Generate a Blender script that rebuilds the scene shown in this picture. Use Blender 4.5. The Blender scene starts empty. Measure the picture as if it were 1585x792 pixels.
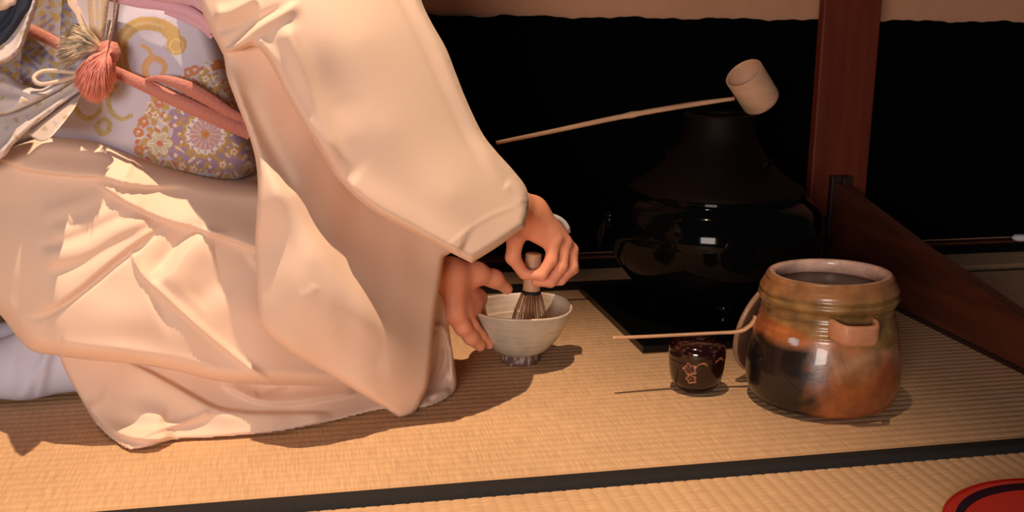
import bpy, bmesh, math, random
import numpy as np
from mathutils import Vector, Matrix
from mathutils.geometry import delaunay_2d_cdt
random.seed(4); rng = np.random.default_rng(4)
S = bpy.context.scene
C = S.collection
# ------------------------------------------------------------------ camera
F, PITCH, YAW, ROLL, CH = 1656.6, 0.229237, 0.205818, 0.010308, 0.51222
_f = np.array([math.sin(YAW)*math.cos(PITCH), math.cos(YAW)*math.cos(PITCH), -math.sin(PITCH)])
_r = np.array([math.cos(YAW), -math.sin(YAW), 0.0]); _u = np.cross(_r, _f)
R_ = _r*math.cos(ROLL)+_u*math.sin(ROLL); U_ = -_r*math.sin(ROLL)+_u*math.cos(ROLL)
cd = bpy.data.cameras.new('camera'); cam = bpy.data.objects.new('camera', cd); C.objects.link(cam)
cd.sensor_width = 36; cd.lens = 36*F/1585; cd.clip_start = .02; cd.clip_end = 50
cam.matrix_world = Matrix(((R_[0], U_[0], -_f[0], 0), (R_[1], U_[1], -_f[1], 0), (R_[2], U_[2], -_f[2], CH), (0, 0, 0, 1)))
S.camera = cam
# ------------------------------------------------------------------ light
S.view_settings.view_transform = 'Standard'; S.view_settings.look = 'None'
S.view_settings.exposure = 0.0; S.view_settings.gamma = 1; S.view_settings.use_curve_mapping = False
W = bpy.data.worlds.new('world'); S.world = W; W.use_nodes = True
W.node_tree.nodes['Background'].inputs[0].default_value = (.55, .6, .75, 1)
W.node_tree.nodes['Background'].inputs[1].default_value = .045
def look(o, tgt):
    o.rotation_euler = (Vector(tgt)-o.location).to_track_quat('-Z', 'Y').to_euler()
kl = bpy.data.lights.new('ceiling_spot', 'SPOT'); ko = bpy.data.objects.new('ceiling_spot', kl); C.objects.link(ko)
kl.energy = 290; kl.color = (1, .72, .48); kl.spot_size = math.radians(56); kl.spot_blend = .95; kl.shadow_soft_size = .012
ko.location = (.13, .98, 2.45); look(ko, (-.27, 1.02, 0))
fl = bpy.data.lights.new('fill_light', 'AREA'); fo = bpy.data.objects.new('fill_light', fl); C.objects.link(fo)  # added soft fill, low behind the camera, brightening the kimono's near side
fl.shape = 'RECTANGLE'; fl.size = .9; fl.size_y = .7; fl.energy = 45; fl.color = (1, .84, .76)
fo.location = (-1.0, -1.5, .62); look(fo, (-.15, 1.3, .3))

# ------------------------------------------------------------------ helpers
def ray(px, py):
    px = np.asarray(px, float); py = np.asarray(py, float)
    return _f*F + R_*(px[..., None]-792.5) - U_*(py[..., None]-396)
def PY(px, py, Y):
    d = ray(px, py); t = np.asarray(Y)/d[..., 1]
    return np.array([0, 0, CH]) + t[..., None]*d
def P(px, py, Y): return PY(np.array(px), np.array(py), Y)
def FLR(px, py, z=0.0):
    d = ray(np.array(px), np.array(py)); t = (z-CH)/d[2]
    return np.array([0, 0, CH])+t*d
def FY(px, py, z=.004): return float(FLR(px, py, z)[1])
def mesh_obj(name, V, Fc, mat, parent=None, smooth=True, me=None):
    if me is None:
        me = bpy.data.meshes.new(name); me.from_pydata([tuple(map(float, v)) for v in V], [], [tuple(int(i) for i in f) for f in Fc]); me.update()
        if smooth: me.polygons.foreach_set('use_smooth', [True]*len(me.polygons))
    o = bpy.data.objects.new(name, me); C.objects.link(o)
    if mat: me.materials.append(mat) if not me.materials else None
    if parent: o.parent = parent
    return o
def tag(o, label=None, cat=None, group=None, kind=None):
    if label: o['label'] = label
    if cat: o['category'] = cat
    if group: o['group'] = group
    if kind: o['kind'] = kind
    return o
def empty(name, loc, label, cat, group=None):
    o = bpy.data.objects.new(name, None); C.objects.link(o); o.location = loc; o.empty_display_size = .05
    bpy.context.view_layer.update()
    return tag(o, label, cat, group)
def fix_parent(root):
    """children were modelled in world space: keep them in place"""
    inv = Matrix.Translation(root.location).inverted()
    for c in root.children:
        c.matrix_parent_inverse = inv
class MB:
    def __init__(s): s.V = []; s.F = []
    def add(s, V, Fc):
        b = len(s.V); s.V += [tuple(v) for v in V]; s.F += [tuple(i+b for i in f) for f in Fc]
    def box(s, x0, x1, y0, y1, z0, z1):
        s.add([(x0,y0,z0),(x1,y0,z0),(x1,y1,z0),(x0,y1,z0),(x0,y0,z1),(x1,y0,z1),(x1,y1,z1),(x0,y1,z1)],
              [(3,2,1,0),(4,5,6,7),(0,1,5,4),(1,2,6,5),(2,3,7,6),(3,0,4,7)])
    def tube(s, pts, rad, n=10, flat=1.0, upv=None):
        pts = [Vector(p) for p in pts]; m = len(pts)
        if not hasattr(rad, '__len__'): rad = [rad]*m
        V = []; nrm = Vector(upv) if upv else None
        for i in range(m):
            t = (pts[min(i+1, m-1)]-pts[max(i-1, 0)]).normalized()
            if nrm is None: nrm = t.orthogonal()
            nrm = (nrm-t*nrm.dot(t)).normalized(); b = t.cross(nrm)
            for k in range(n):
                a = 2*math.pi*k/n; V.append(pts[i]+rad[i]*(math.cos(a)*nrm*flat+math.sin(a)*b))
        Fc = [(i*n+k, i*n+(k+1) % n, (i+1)*n+(k+1) % n, (i+1)*n+k) for i in range(m-1) for k in range(n)]
        Fc += [tuple(range(n))[::-1], tuple((m-1)*n+k for k in range(n))]
        s.add(V, Fc)
    def lathe(s, prof, c=(0, 0, 0), n=64, M=None):
        V = []; Fc = []; m = len(prof)
        for (r, z) in prof:
            for k in range(n):
                a = 2*math.pi*k/n; V.append((r*math.cos(a), r*math.sin(a), z))
        for i in range(m-1):
            for k in range(n): Fc.append((i*n+k, i*n+(k+1) % n, (i+1)*n+(k+1) % n, (i+1)*n+k))
        if M is not None: V = [M @ Vector(v) for v in V]
        s.add([(v[0]+c[0], v[1]+c[1], v[2]+c[2]) for v in V], Fc)
    def build(s, name, mat, parent=None, smooth=True): return mesh_obj(name, s.V, s.F, mat, parent, smooth)
def bevel(o, w, seg=2):
    m = o.modifiers.new('b', 'BEVEL'); m.width = w; m.segments = seg; m.limit_method = 'ANGLE'; m.angle_limit = .6
    o.data.polygons.foreach_set('use_smooth', [False]*len(o.data.polygons)); return o
def crom(pts, step=6.0, closed=False):
    """catmull-rom through the points; a point given twice is a corner"""
    p = np.array(pts, float); n = len(p); out = []
    rng_ = range(n) if closed else range(n-1)
    for i in rng_:
        a, b = p[i], p[(i+1) % n]
        if np.allclose(a, b): continue
        z = p[i-1] if (closed or i > 0) else a
        c = p[(i+2) % n] if (closed or i+2 < n) else b
        L = np.linalg.norm((b-a)[:2]); m = max(1, int(round(L/step)))
        if np.allclose(z, a): z = a-(b-a)*.3
        if np.allclose(c, b): c = b+(b-a)*.3
        for k in range(m):
            t = k/m
            out.append(.5*((2*a)+(-z+b)*t+(2*z-5*a+4*b-c)*t*t+(-z+3*a-3*b+c)*t**3))
    if not closed: out.append(p[-1])
    return np.array(out)
def rbf(ctrl):
    c = np.array(ctrl, float); X = c[:, :2]/100; v = c[:, 2]; n = len(c)
    def ph(r): return np.where(r > 1e-9, r*r*np.log(np.maximum(r, 1e-9)), 0)
    d = np.linalg.norm(X[:, None]-X[None], axis=2); A = np.zeros((n+3, n+3))
    A[:n, :n] = ph(d)+np.eye(n)*.02; A[:n, n] = 1; A[:n, n+1:] = X; A[n, :n] = 1; A[n+1:, :n] = X.T
    w = np.linalg.lstsq(A, np.concatenate([v, [0, 0, 0]]), rcond=1e-7)[0]
    def f(q):
        q = q/100; d = np.linalg.norm(q[:, None]-X[None], axis=2)
        return ph(d)@w[:n]+w[n]+q@w[n+1:]
    return f
def dist_poly(q, line, closed=False):
    """unsigned distance, side (+ = below when the line runs to the right) and arc position 0..1"""
    a = line if closed else line[:-1]; b = np.roll(line, -1, axis=0) if closed else line[1:]
    L = np.linalg.norm(b-a, axis=1); cum = np.concatenate([[0], np.cumsum(L)])
    best = np.full(len(q), 1e9); side = np.zeros(len(q)); pos = np.zeros(len(q))
    for i in range(len(a)):
        ab = b[i]-a[i]; l2 = ab@ab
        if l2 < 1e-12: continue
        t = np.clip(((q-a[i])@ab)/l2, 0, 1); c = a[i]+t[:, None]*ab; d = np.linalg.norm(q-c, axis=1)
        s = ab[0]*(q[:, 1]-a[i, 1])-ab[1]*(q[:, 0]-a[i, 0])
        m = d < best-1e-9; best[m] = d[m]; side[m] = np.sign(s[m]); pos[m] = (cum[i]+t[m]*L[i])/cum[-1]
    return best, side, pos
def inside(q, poly):
    x, y = q[:, 0], q[:, 1]; r = np.zeros(len(q), bool); n = len(poly)
    for i in range(n):
        x1, y1 = poly[i]; x2, y2 = poly[(i+1) % n]
        if y1 == y2: continue
        m = ((y1 > y) != (y2 > y)) & (x < (x2-x1)*(y-y1)/(y2-y1)+x1); r ^= m
    return r
def fold_sum(q, folds):
    s = np.zeros(len(q))
    for f in folds:
        pts, wb, wa, a = f[:4]; e0, e1 = (f[4] if len(f) > 4 else (.12, .12))
        d, side, pos = dist_poly(q, crom(pts, 8))
        w = np.where(side > 0, wb, wa)
        fade = np.ones(len(q))
        if e0 > 0: fade *= np.clip(pos/e0, 0, 1)
        if e1 > 0: fade *= np.clip((1-pos)/e1, 0, 1)
        fade = fade*fade*(3-2*fade)
        s += a*np.exp(-(d/w)**2)*fade
    return s
def cloth(name, outline, ctrl, mat, parent, folds=(), back=.05, rnd=(.012, 10), step=5.0, noise=0.0, paint=None, keep_floor=True, backabs=None):
    """cloth body: a front surface at real depths with rounded rims, carried back along +Y to give it its thickness"""
    poly = crom(outline, step*1.1, True)
    x0, y0 = poly.min(0); x1, y1 = poly.max(0)
    gx = np.arange(x0+step*.5, x1, step); gy = np.arange(y0+step*.5, y1, step*.87)
    G = np.array([(x+(step*.5 if j % 2 else 0), y) for j, y in enumerate(gy) for x in gx])
    G = G[inside(G, poly)]; d, _, _ = dist_poly(G, poly, True); G = G[d > step*.45]
    pts = np.vstack([poly, G]); n0 = len(poly)
    res = delaunay_2d_cdt([Vector(p) for p in pts], [(i, (i+1) % n0) for i in range(n0)], [], 1, 1e-5)
    q = np.array([tuple(v) for v in res[0]]); tris = [tuple(f) for f in res[2]]
    d, _, _ = dist_poly(q, poly, True)
    fY = rbf(ctrl)(q)
    t = np.clip(d/rnd[1], 0, 1); fY = fY + rnd[0]*(1-np.sqrt(np.maximum(0, 1-(1-t)**2)))
    if len(folds): fY = fY - fold_sum(q, folds)*np.clip(d/6, .25, 1)
    if noise:
        for k in range(9):
            a = rng.uniform(0, 6.28); L = rng.uniform(45, 160); ph = rng.uniform(0, 6.28)
            fY = fY + noise/3*np.sin((q[:, 0]*math.cos(a)+q[:, 1]*math.sin(a))/L*6.28+ph)
    V = PY(q[:, 0], q[:, 1], fY)
    if keep_floor:
        m = V[:, 2] < .003; V[m, 2] = .003
    # back side
    cnt = {}
    for f in tris:
        for i in range(3):
            e = (f[i], f[(i+1) % 3]); cnt[e] = 1
    rim = [e for e in cnt if (e[1], e[0]) not in cnt]
    Bk = V.copy()
    if backabs is not None: Bk[:, 1] = np.maximum(V[:, 1]+.01, backabs)
    else: Bk[:, 1] = V[:, 1]+back*(.35+.65*np.sqrt(np.clip(d/28, 0, 1)))
    n = len(V)
    # orientation: front should face the camera (-Y)
    a, b, c = V[list(tris[0])]; flip = np.cross(b-a, c-a)[1] > 0
    Fc = []
    for f in tris:
        Fc.append(f[::-1] if flip else f); g = tuple(i+n for i in f); Fc.append(g if flip else g[::-1])
    for (i, j) in rim: Fc.append((i, j, j+n, i+n) if flip else (j, i, i+n, j+n))
    o = mesh_obj(name, np.vstack([V, Bk]), Fc, mat, parent)
    if paint is not None:
        col = paint(q); col = np.vstack([col, col]); at = o.data.color_attributes.new('Col', 'FLOAT_COLOR', 'POINT')
        at.data.foreach_set('color', np.hstack([col, np.ones((2*n, 1))]).ravel())
    return o
def sdf_mesh(prims, vox, k=.012, pad=.02, ell=()):
    """smooth union of tapered capsules (a, b, ra, rb) and ellipsoids (centre, radii) -> V, F"""
    import openvdb
    A = np.array([p[0] for p in prims]+[p[1] for p in prims]+[e[0] for e in ell]); rr = max([max(p[2], p[3]) for p in prims]+[max(e[1]) for e in ell])
    lo = A.min(0)-rr-pad; hi = A.max(0)+rr+pad; n = np.ceil((hi-lo)/vox).astype(int)+1
    g = np.stack(np.meshgrid(*[lo[i]+np.arange(n[i])*vox for i in range(3)], indexing='ij'), -1).astype(np.float32)
    acc = None
    for p in prims:
        a = np.array(p[0], np.float32); b = np.array(p[1], np.float32); kk = p[4] if len(p) > 4 else k
        ab = b-a; h = np.clip(((g-a)@ab)/max(ab@ab, 1e-9), 0, 1)
        d = np.linalg.norm(g-(a+h[..., None]*ab), axis=-1)-(p[2]+(p[3]-p[2])*h)
        if acc is None: acc = d
        else:
            hh = np.clip(.5+.5*(acc-d)/kk, 0, 1); acc = acc*(1-hh)+d*hh-kk*hh*(1-hh)
    for e in ell:
        c = np.array(e[0], np.float32); r = np.array(e[1], np.float32)
        k0 = np.linalg.norm((g-c)/r, axis=-1); k1 = np.linalg.norm((g-c)/(r*r), axis=-1); d = k0*(k0-1)/np.maximum(k1, 1e-6)
        if acc is None: acc = d
        else:
            hh = np.clip(.5+.5*(acc-d)/k, 0, 1); acc = acc*(1-hh)+d*hh-k*hh*(1-hh)
    gr = openvdb.FloatGrid(background=float(vox*4)); gr.copyFromArray(np.clip(acc, -vox*4, vox*4).astype(np.float32))
    V, Q = gr.convertToQuads(0.0)
    return V*vox+lo, Q
def join_vf(parts):
    Vs = []; Fs = []; b = 0
    for V, Q in parts:
        Vs.append(V); Fs += [tuple(int(i)+b for i in f)[::-1] for f in Q]; b += len(V)
    return np.vstack(Vs), Fs

# ------------------------------------------------------------------ materials
def mat(name, col, rough=.6, metal=0, bump=None, var=None, coat=0, sheen=0, attr=False, spec=.5, trans=0, sss=0):
    m = bpy.data.materials.new(name); m.use_nodes = True; nt = m.node_tree; N = nt.nodes; L = nt.links
    b = N['Principled BSDF']; b.inputs['Base Color'].default_value = (*col, 1); b.inputs['Roughness'].default_value = rough
    b.inputs['Metallic'].default_value = metal; b.inputs['Specular IOR Level'].default_value = spec
    b.inputs['Coat Weight'].default_value = coat; b.inputs['Sheen Weight'].default_value = sheen
    if sss: b.inputs['Subsurface Weight'].default_value = sss; b.inputs['Subsurface Radius'].default_value = (.012, .005, .003); b.inputs['Subsurface Scale'].default_value = 1
    tc = N.new('ShaderNodeTexCoord'); src = None
    if attr:
        a = N.new('ShaderNodeAttribute'); a.attribute_name = 'Col'; src = a.outputs['Color']
    if var:   # (scale, amount, stretch)
        mp = N.new('ShaderNodeMapping'); mp.inputs['Scale'].default_value = var[2] if len(var) > 2 else (1, 1, 1)
        L.new(tc.outputs['Object'], mp.inputs[0])
        nz = N.new('ShaderNodeTexNoise'); nz.inputs['Scale'].default_value = var[0]; nz.inputs['Detail'].default_value = 5
        L.new(mp.outputs[0], nz.inputs[0])
        mr = N.new('ShaderNodeMapRange'); mr.inputs[1].default_value = .3; mr.inputs[2].default_value = .7
        mr.inputs[3].default_value = 1-var[1]; mr.inputs[4].default_value = 1+var[1]; L.new(nz.outputs[0], mr.inputs[0])
        hs = N.new('ShaderNodeHueSaturation'); L.new(mr.outputs[0], hs.inputs['Value'])
        if src: L.new(src, hs.inputs['Color'])
        else: hs.inputs['Color'].default_value = (*col, 1)
        src = hs.outputs[0]
    if src: L.new(src, b.inputs['Base Color'])
    if bump:  # (scale, strength, distance, stretch)
        mp = N.new('ShaderNodeMapping'); mp.inputs['Scale'].default_value = bump[3] if len(bump) > 3 else (1, 1, 1)
        L.new(tc.outputs['Object'], mp.inputs[0])
        nz = N.new('ShaderNodeTexNoise'); nz.inputs['Scale'].default_value = bump[0]; nz.inputs['Detail'].default_value = 3
        L.new(mp.outputs[0], nz.inputs[0]); bp = N.new('ShaderNodeBump'); bp.inputs['Strength'].default_value = bump[1]
        bp.inputs['Distance'].default_value = bump[2]; L.new(nz.outputs[0], bp.inputs['Height']); L.new(bp.outputs[0], b.inputs['Normal'])
    return m
def tatami_mat(name, fibre_axis):
    m = mat(name, (.62, .39, .218), .62, var=(3.5, .10), spec=.3); nt = m.node_tree; N = nt.nodes; L = nt.links
    b = N['Principled BSDF']; tc = N.new('ShaderNodeTexCoord')
    mp = N.new('ShaderNodeMapping'); mp.inputs['Scale'].default_value = (25, 420, 1) if fibre_axis == 'x' else (420, 25, 1)
    L.new(tc.outputs['Object'], mp.inputs[0]); nz = N.new('ShaderNodeTexNoise'); nz.inputs['Scale'].default_value = 1; nz.inputs['Detail'].default_value = 4
    L.new(mp.outputs[0], nz.inputs[0])
    mr = N.new('ShaderNodeMapRange'); mr.inputs[1].default_value = .25; mr.inputs[2].default_value = .75; mr.inputs[3].default_value = .80; mr.inputs[4].default_value = 1.18
    L.new(nz.outputs[0], mr.inputs[0]); mx = N.new('ShaderNodeMix'); mx.data_type = 'RGBA'; mx.blend_type = 'MULTIPLY'; mx.inputs[0].default_value = 1
    old = b.inputs['Base Color'].links[0].from_socket; L.new(old, mx.inputs[6]); L.new(mr.outputs[0], mx.inputs[7]); L.new(mx.outputs[2], b.inputs['Base Color'])
    bp = N.new('ShaderNodeBump'); bp.inputs['Strength'].default_value = .5; bp.inputs['Distance'].default_value = .001
    L.new(nz.outputs[0], bp.inputs['Height']); L.new(bp.outputs[0], b.inputs['Normal'])
    return m
M = dict(
    tatx=tatami_mat('rush_weave_across', 'x'), taty=tatami_mat('rush_weave_along', 'y'),
    border=mat('black_border_cloth', (.008, .007, .008), .9, bump=(900, .3, .0005)),
    plaster=mat('beige_plaster', (.68, .34, .19), .9, var=(14, .06), bump=(120, .3, .002)),
    felt=mat('black_felt', (.0018, .0018, .002), 1.0, spec=.05, bump=(300, .3, .001)),
    wood=mat('red_brown_wood', (.15, .018, .002), .6, var=(9, .22, (6, 6, .5)), bump=(40, .2, .001, (6, 6, .5))),
    plank=mat('dark_red_plank', (.09, .020, .006), .6, var=(8, .35, (6, .6, 5)), bump=(40, .2, .001, (6, .6, 6))),
    dark=mat('dark_stained_wood', (.02, .010, .007), .5),
    lacq=mat('black_lacquer', (.003, .003, .003), .35, spec=.25),
    furo=mat('glossy_black_brazier', (.002, .002, .0022), .07, spec=.16),
    iron=mat('brown_cast_iron', (.005, .002, .0012), .6, var=(10, .35), bump=(220, .5, .001), spec=.12),
    bamboo=mat('pale_bamboo', (.62, .36, .20), .5, var=(20, .12, (1, 1, 1)), bump=(200, .15, .0005)),
    cup=mat('bamboo_cup', (.68, .40, .245), .55, var=(14, .10, (1, 1, 6)), bump=(200, .15, .0005)),
    whisk=mat('whisk_bamboo', (.42, .22, .10), .5, var=(60, .25)),
    bowl=mat('ash_glaze', (.50, .46, .36), .35, attr=True, var=(40, .12), bump=(70, .25, .001), coat=.2),
    jar=mat('wood_fired_glaze', (.3, .15, .07), .3, attr=True, var=(45, .28), bump=(60, .35, .0015), coat=.35),
    lug=mat('orange_clay', (.55, .25, .13), .4, var=(50, .15), bump=(80, .2, .001)),
    caddy=mat('dark_red_lacquer', (.02, .004, .003), .10, attr=True, coat=.5),
    red=mat('red_lacquer', (.42, .008, .005), .18, coat=.4),
    rdk=mat('black_red_lacquer', (.02, .002, .004), .2, coat=.4),
    kimono=mat('peach_crepe', (.84, .625, .495), .9, var=(5, .03), bump=(520, .22, .0006), sheen=.1, spec=.08),
    lining=mat('dusky_lining', (.62, .38, .28), .75, bump=(500, .2, .0006), sheen=.1, spec=.2),
    obi=mat('brocade', (.8, .78, .84), .55, attr=True, bump=(700, .35, .0006), sheen=.1, spec=.35),
    bow=mat('cream_silk', (.74, .62, .55), .5, attr=True, bump=(500, .2, .0006), spec=.35),
    silk=mat('plain_cream_silk', (.74, .58, .46), .5, bump=(500, .2, .0006), spec=.35),
    navy=mat('navy_lining', (.012, .022, .045), .7),
    cord=mat('salmon_braid', (.52, .20, .16), .65, bump=(260, .8, .0015)),
    tassel=mat('coral_tassel', (.86, .34, .28), .7, var=(80, .2)),
    fringe=mat('gold_silver_fringe', (.60, .48, .34), .5, var=(90, .5)),
    scarf=mat('lilac_crepe', (.66, .40, .50), .7, bump=(300, .5, .001), sheen=.1),
    sock=mat('white_cotton', (.62, .64, .80), .8, bump=(400, .2, .0005)),
    skin=mat('skin', (.88, .37, .215), .5, var=(30, .07), bump=(160, .12, .0008), sss=.12, spec=.35),
    nail=mat('nail', (.80, .45, .36), .25),
    hair=mat('black_hair', (.01, .008, .007), .4),
    white=mat('white_cuff_cloth', (.8, .8, .84), .7),
    thread=mat('black_thread', (.01, .008, .01), .8),
)

# ------------------------------------------------------------------ setting
YH1, YH0 = 1.0785, 1.0430        # front border band
YB0, YB1 = 1.8577, 1.9150        # back border band
fb = MB(); fb.box(-2.2, 2.6, -.6, 2.1, -.06, -.012); floor = fb.build('floor', M['dark'], smooth=False); tag(floor, kind='structure')
def ribmat(x0, x1, y0, y1, along, pitch=.0155, mat_=None, ztop=0.0):
    """mat surface with its woven ribs; ribs run along the given axis"""
    V = []; Fc = []; a0, a1 = (y0, y1) if along == 'x' else (x0, x1)
    n = int((a1-a0)/pitch*6); prof = []
    for i in range(n+1):
        a = a0+(a1-a0)*i/n; ph = ((a-a0)/pitch) % 1.0; prof.append((a, ztop-(.0011 if along == 'x' else .0017)*(abs(2*ph-1))**3))
    m = 2
    for (a, z) in prof:
        for k in range(m):
            t = k/(m-1)
            V.append((x0+(x1-x0)*t, a, z) if along == 'x' else (a, y0+(y1-y0)*t, z))
    for i in range(n): Fc.append((i*2, i*2+1, i*2+3, i*2+2) if along == 'x' else (i*2, i*2+2, i*2+3, i*2+1))
    mb = MB(); mb.add(V, Fc); mb.box(x0, x1, y0, y1, -.012, -.003)
    return mb
ribmat(-2.0, 1.85, YH1-.004, YB0+.004, 'x').build('tatami_mat', M['taty'], floor)
ribmat(-2.0, 2.4, -.4, YH0+.003, 'y', .0155).build('tatami_mat', M['tatx'], floor)
ribmat(-2.0, 2.4, YB1-.002, 2.012, 'x').build('tatami_mat', M['taty'], floor)
def bandm(x0, x1, y0, y1, wav=0.0):
    mb = MB(); V = []; Fc = []; n = int((x1-x0)/.0155*4)
    for i in range(n+1):
        x = x0+(x1-x0)*i/n; ph = ((x+2.0)/.0155) % 1
        w = wav*(abs(2*ph-1))**2
        V += [(x, y0-w*0, -.003), (x, y0-wav+w, .0012 if wav == 0 else .0009), (x, y1, .0012), (x, y1, -.003)]
    for i in range(n):
        for k in range(3): Fc.append((i*4+k, i*4+k+1, i*4+k+5, i*4+k+4)[::-1])
    mb.add(V, Fc); return mb
bandm(-2.0, 2.4, YH0, YH1, .0022).build('mat_border', M['border'], floor)
bandm(-2.0, 1.3, YB0, YB1).build('mat_border', M['border'], floor)
wb = MB(); wb.box(-2.2, 2.8, 2.05, 2.12, -.012, 1.6); wall = wb.build('wall_back', M['plaster'], smooth=False); tag(wall, kind='structure')
# baseboard: black recess and a thin red-brown rail
bb = MB(); bb.box(-2.2, 2.8, 2.012, 2.05, -.012, .022); b1 = bb.build('baseboard_back', M['lacq'], smooth=False); tag(b1, kind='structure')
rb = MB(); rb.box(-2.2, 2.8, 2.006, 2.03, .0225, .0275); rb.build('top_rail', M['plank'], b1, smooth=False)
# black felt hung on the wall, torn wavy top edge
V = []; Fc = []; xs = np.arange(-2.2, 2.8, .008)
for i, x in enumerate(xs):
    zt = .4935-.003*(x-.3)+.0016*math.sin(x*31)+.0012*math.sin(x*77+1)+.0008*math.sin(x*171)+(.0035*math.exp(-((x-.40)/.012)**2))+(.002*math.exp(-((x-.47)/.01)**2))
    for z in (.0275, .16, .33, zt):
        y = 2.040+.003*math.sin(x*9+z*3)*math.sin(x*4+1)
        V.append((x, y, z))
    for z in (zt, .0275): V.append((x, 2.049, z))
for i in range(len(xs)-1):
    for k in range(5): Fc.append((i*6+k, (i+1)*6+k, (i+1)*6+k+1, i*6+k+1))
tag(mesh_obj('wall_cloth', V, Fc, M['felt']), 'long black cloth covering the lower wall, with an uneven top edge', 'cloth')
# post
pm = MB(); pm.box(.990, 1.109, 1.900, 1.922, 0, 1.5); post = bevel(pm.build('wooden_post', M['wood']), .003)
tag(post, 'square red-brown wooden post standing before the black wall cloth', 'post')
# plank running towards the viewer, tapering
pl = MB(); x0, x1 = 1.032, 1.056
pr = [(1.10, .035), (1.306, .078), (1.589, .124), (1.764, .160), (1.886, .186)]
V = []
for (y, z) in pr: V += [(x0, y, .006), (x1, y, .006), (x1, y, z), (x0, y, z)]
Fc = [(i*4+k, i*4+(k+1) % 4, i*4+4+(k+1) % 4, i*4+4+k) for i in range(4) for k in range(4)]+[(3, 2, 1, 0), (16, 17, 18, 19)]
pl.add(V, Fc); pk = bevel(pl.build('foot_board', M['plank']), .0015)
plank = empty('screen_foot', (1.044, 1.5, 0), 'long dark wooden board on edge, sloping down towards the viewer from the post', 'board')
pk.parent = plank
u = MB(); u.box(1.028, 1.060, 1.10, 1.886, 0, .0065); u.build('base_strip', M['dark'], plank, smooth=False).parent = plank
u = MB(); u.box(1.026, 1.064, 1.884, 1.899, .0, .198); nb = bevel(u.build('end_cleat', M['dark'], plank), .0015)
u = MB(); u.box(1.044, 1.062, 1.872, 1.8845, .178, .198); bevel(u.build('peg', M['dark'], plank), .001)
fix_parent(plank)
# small white thing lying on the rail at right
e = P(1580, 389, 1.985); mbw = MB(); mbw.lathe([(0, -.007), (.012, -.006), (.016, 0), (.012, .006), (0, .007)], (0, 0, 0), 20, Matrix.Scale(1.5, 4, (1, 0, 0)))
wo = mbw.build('folded_paper', M['white']); wo.location = (float(e[0])+.01, 2.000, .0345); tag(wo, 'small white crumpled paper resting on the rail at the wall, far right', 'paper')

# ------------------------------------------------------------------ board, brazier, kettle
bx = MB(); bx.box(.513, .885, 1.478, 1.848, 0.0005, .012); tag(bevel(bx.build('brazier_board', M['lacq']), .001), 'square black lacquered board lying under the brazier', 'board')
KX, KY = .695, 1.663
fr = empty('brazier', (KX, KY, .012), 'large glossy black round brazier with side rings carrying the kettle', 'brazier')
prof = [(.0, .040), (.085, .040), (.105, .042), (.125, .052), (.150, .078), (.170, .108), (.178, .135), (.180, .155), (.176, .178), (.166, .196), (.152, .207), (.146, .211), (.146, .219), (.137, .221), (.132, .217), (.132, .200), (.12, .19), (0, .185)]
pp = crom([(r*1000, z*1000) for r, z in prof], 5)/1000
mb = MB(); mb.lathe([(max(r, 0), z) for r, z in pp], (KX, KY, 0), 96); mb.build('body', M['furo'], fr)
for k in range(3):
    a = math.radians(-100+120*k); c = Vector((KX+.095*math.cos(a), KY+.095*math.sin(a), 0)); o = Vector((math.cos(a), math.sin(a), 0))
    mb = MB(); mb.tube([c+o*.002+Vector((0, 0, .050)), c+o*.008+Vector((0, 0, .034)), c+o*.004+Vector((0, 0, .022)), c+o*.010+Vector((0, 0, .0135))], [.022, .017, .012, .014], 14); mb.build('foot', M['furo'], fr)
for sgn in (-1, 1):
    ax = Vector((sgn*math.cos(.2), -math.sin(.2)*sgn*1.0, 0)); c = Vector((KX, KY, .165))+ax*.176
    mb = MB(); mb.lathe([(0, -.014), (.012, -.012), (.016, 0), (.012, .010), (0, .014)], tuple(c), 20); lugo = mb.build('ring_lug', M['furo'], fr)
    ring = [c+ax*.010+Vector((-ax.y, ax.x, 0))*(.022*math.sin(t))+Vector((0, 0, -.022+.022*math.cos(t)))+ax*(.004*(1-math.cos(t))) for t in np.linspace(0, 2*math.pi, 33)]
    mb = MB(); mb.tube(ring, .0032, 10); mb.build('ring', M['iron'], lugo)
fix_parent(fr)
kt = empty('iron_kettle', (KX, KY, .21), 'dark brown conical iron kettle with a straight neck, sitting in the brazier', 'kettle')
kp = [(.05, .19), (.13, .195), (.1445, .2125), (.146, .218), (.142, .224), (.120, .238), (.100, .254), (.083, .272), (.070, .290), (.062, .306), (.0585, .322), (.0575, .338), (.0585, .3425), (.055, .344), (.053, .340), (.053, .326), (0, .322)]
pp = crom([(r*1000, z*1000) for r, z in kp], 4)/1000
mb = MB(); mb.lathe([(max(r, 0), z) for r, z in pp], (KX, KY, 0), 80); mb.build('body', M['iron'], kt)
for a in (-.9, math.pi-.9):
    c = Vector((KX+.094*math.cos(a), KY+.094*math.sin(a), .268)); o = Vector((math.cos(a), math.sin(a), 0))
    ringp = [c-o*.006+Vector((-o.y, o.x, 0))*(.011*math.cos(t))+Vector((0, 0, .006*math.sin(t)))+o*(.009*max(0, math.sin(t))) for t in np.linspace(0, math.pi*2, 21)]
    mb = MB(); mb.tube(ringp, .0035, 8); mb.build('lug', M['iron'], kt)
fix_parent(kt)

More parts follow.
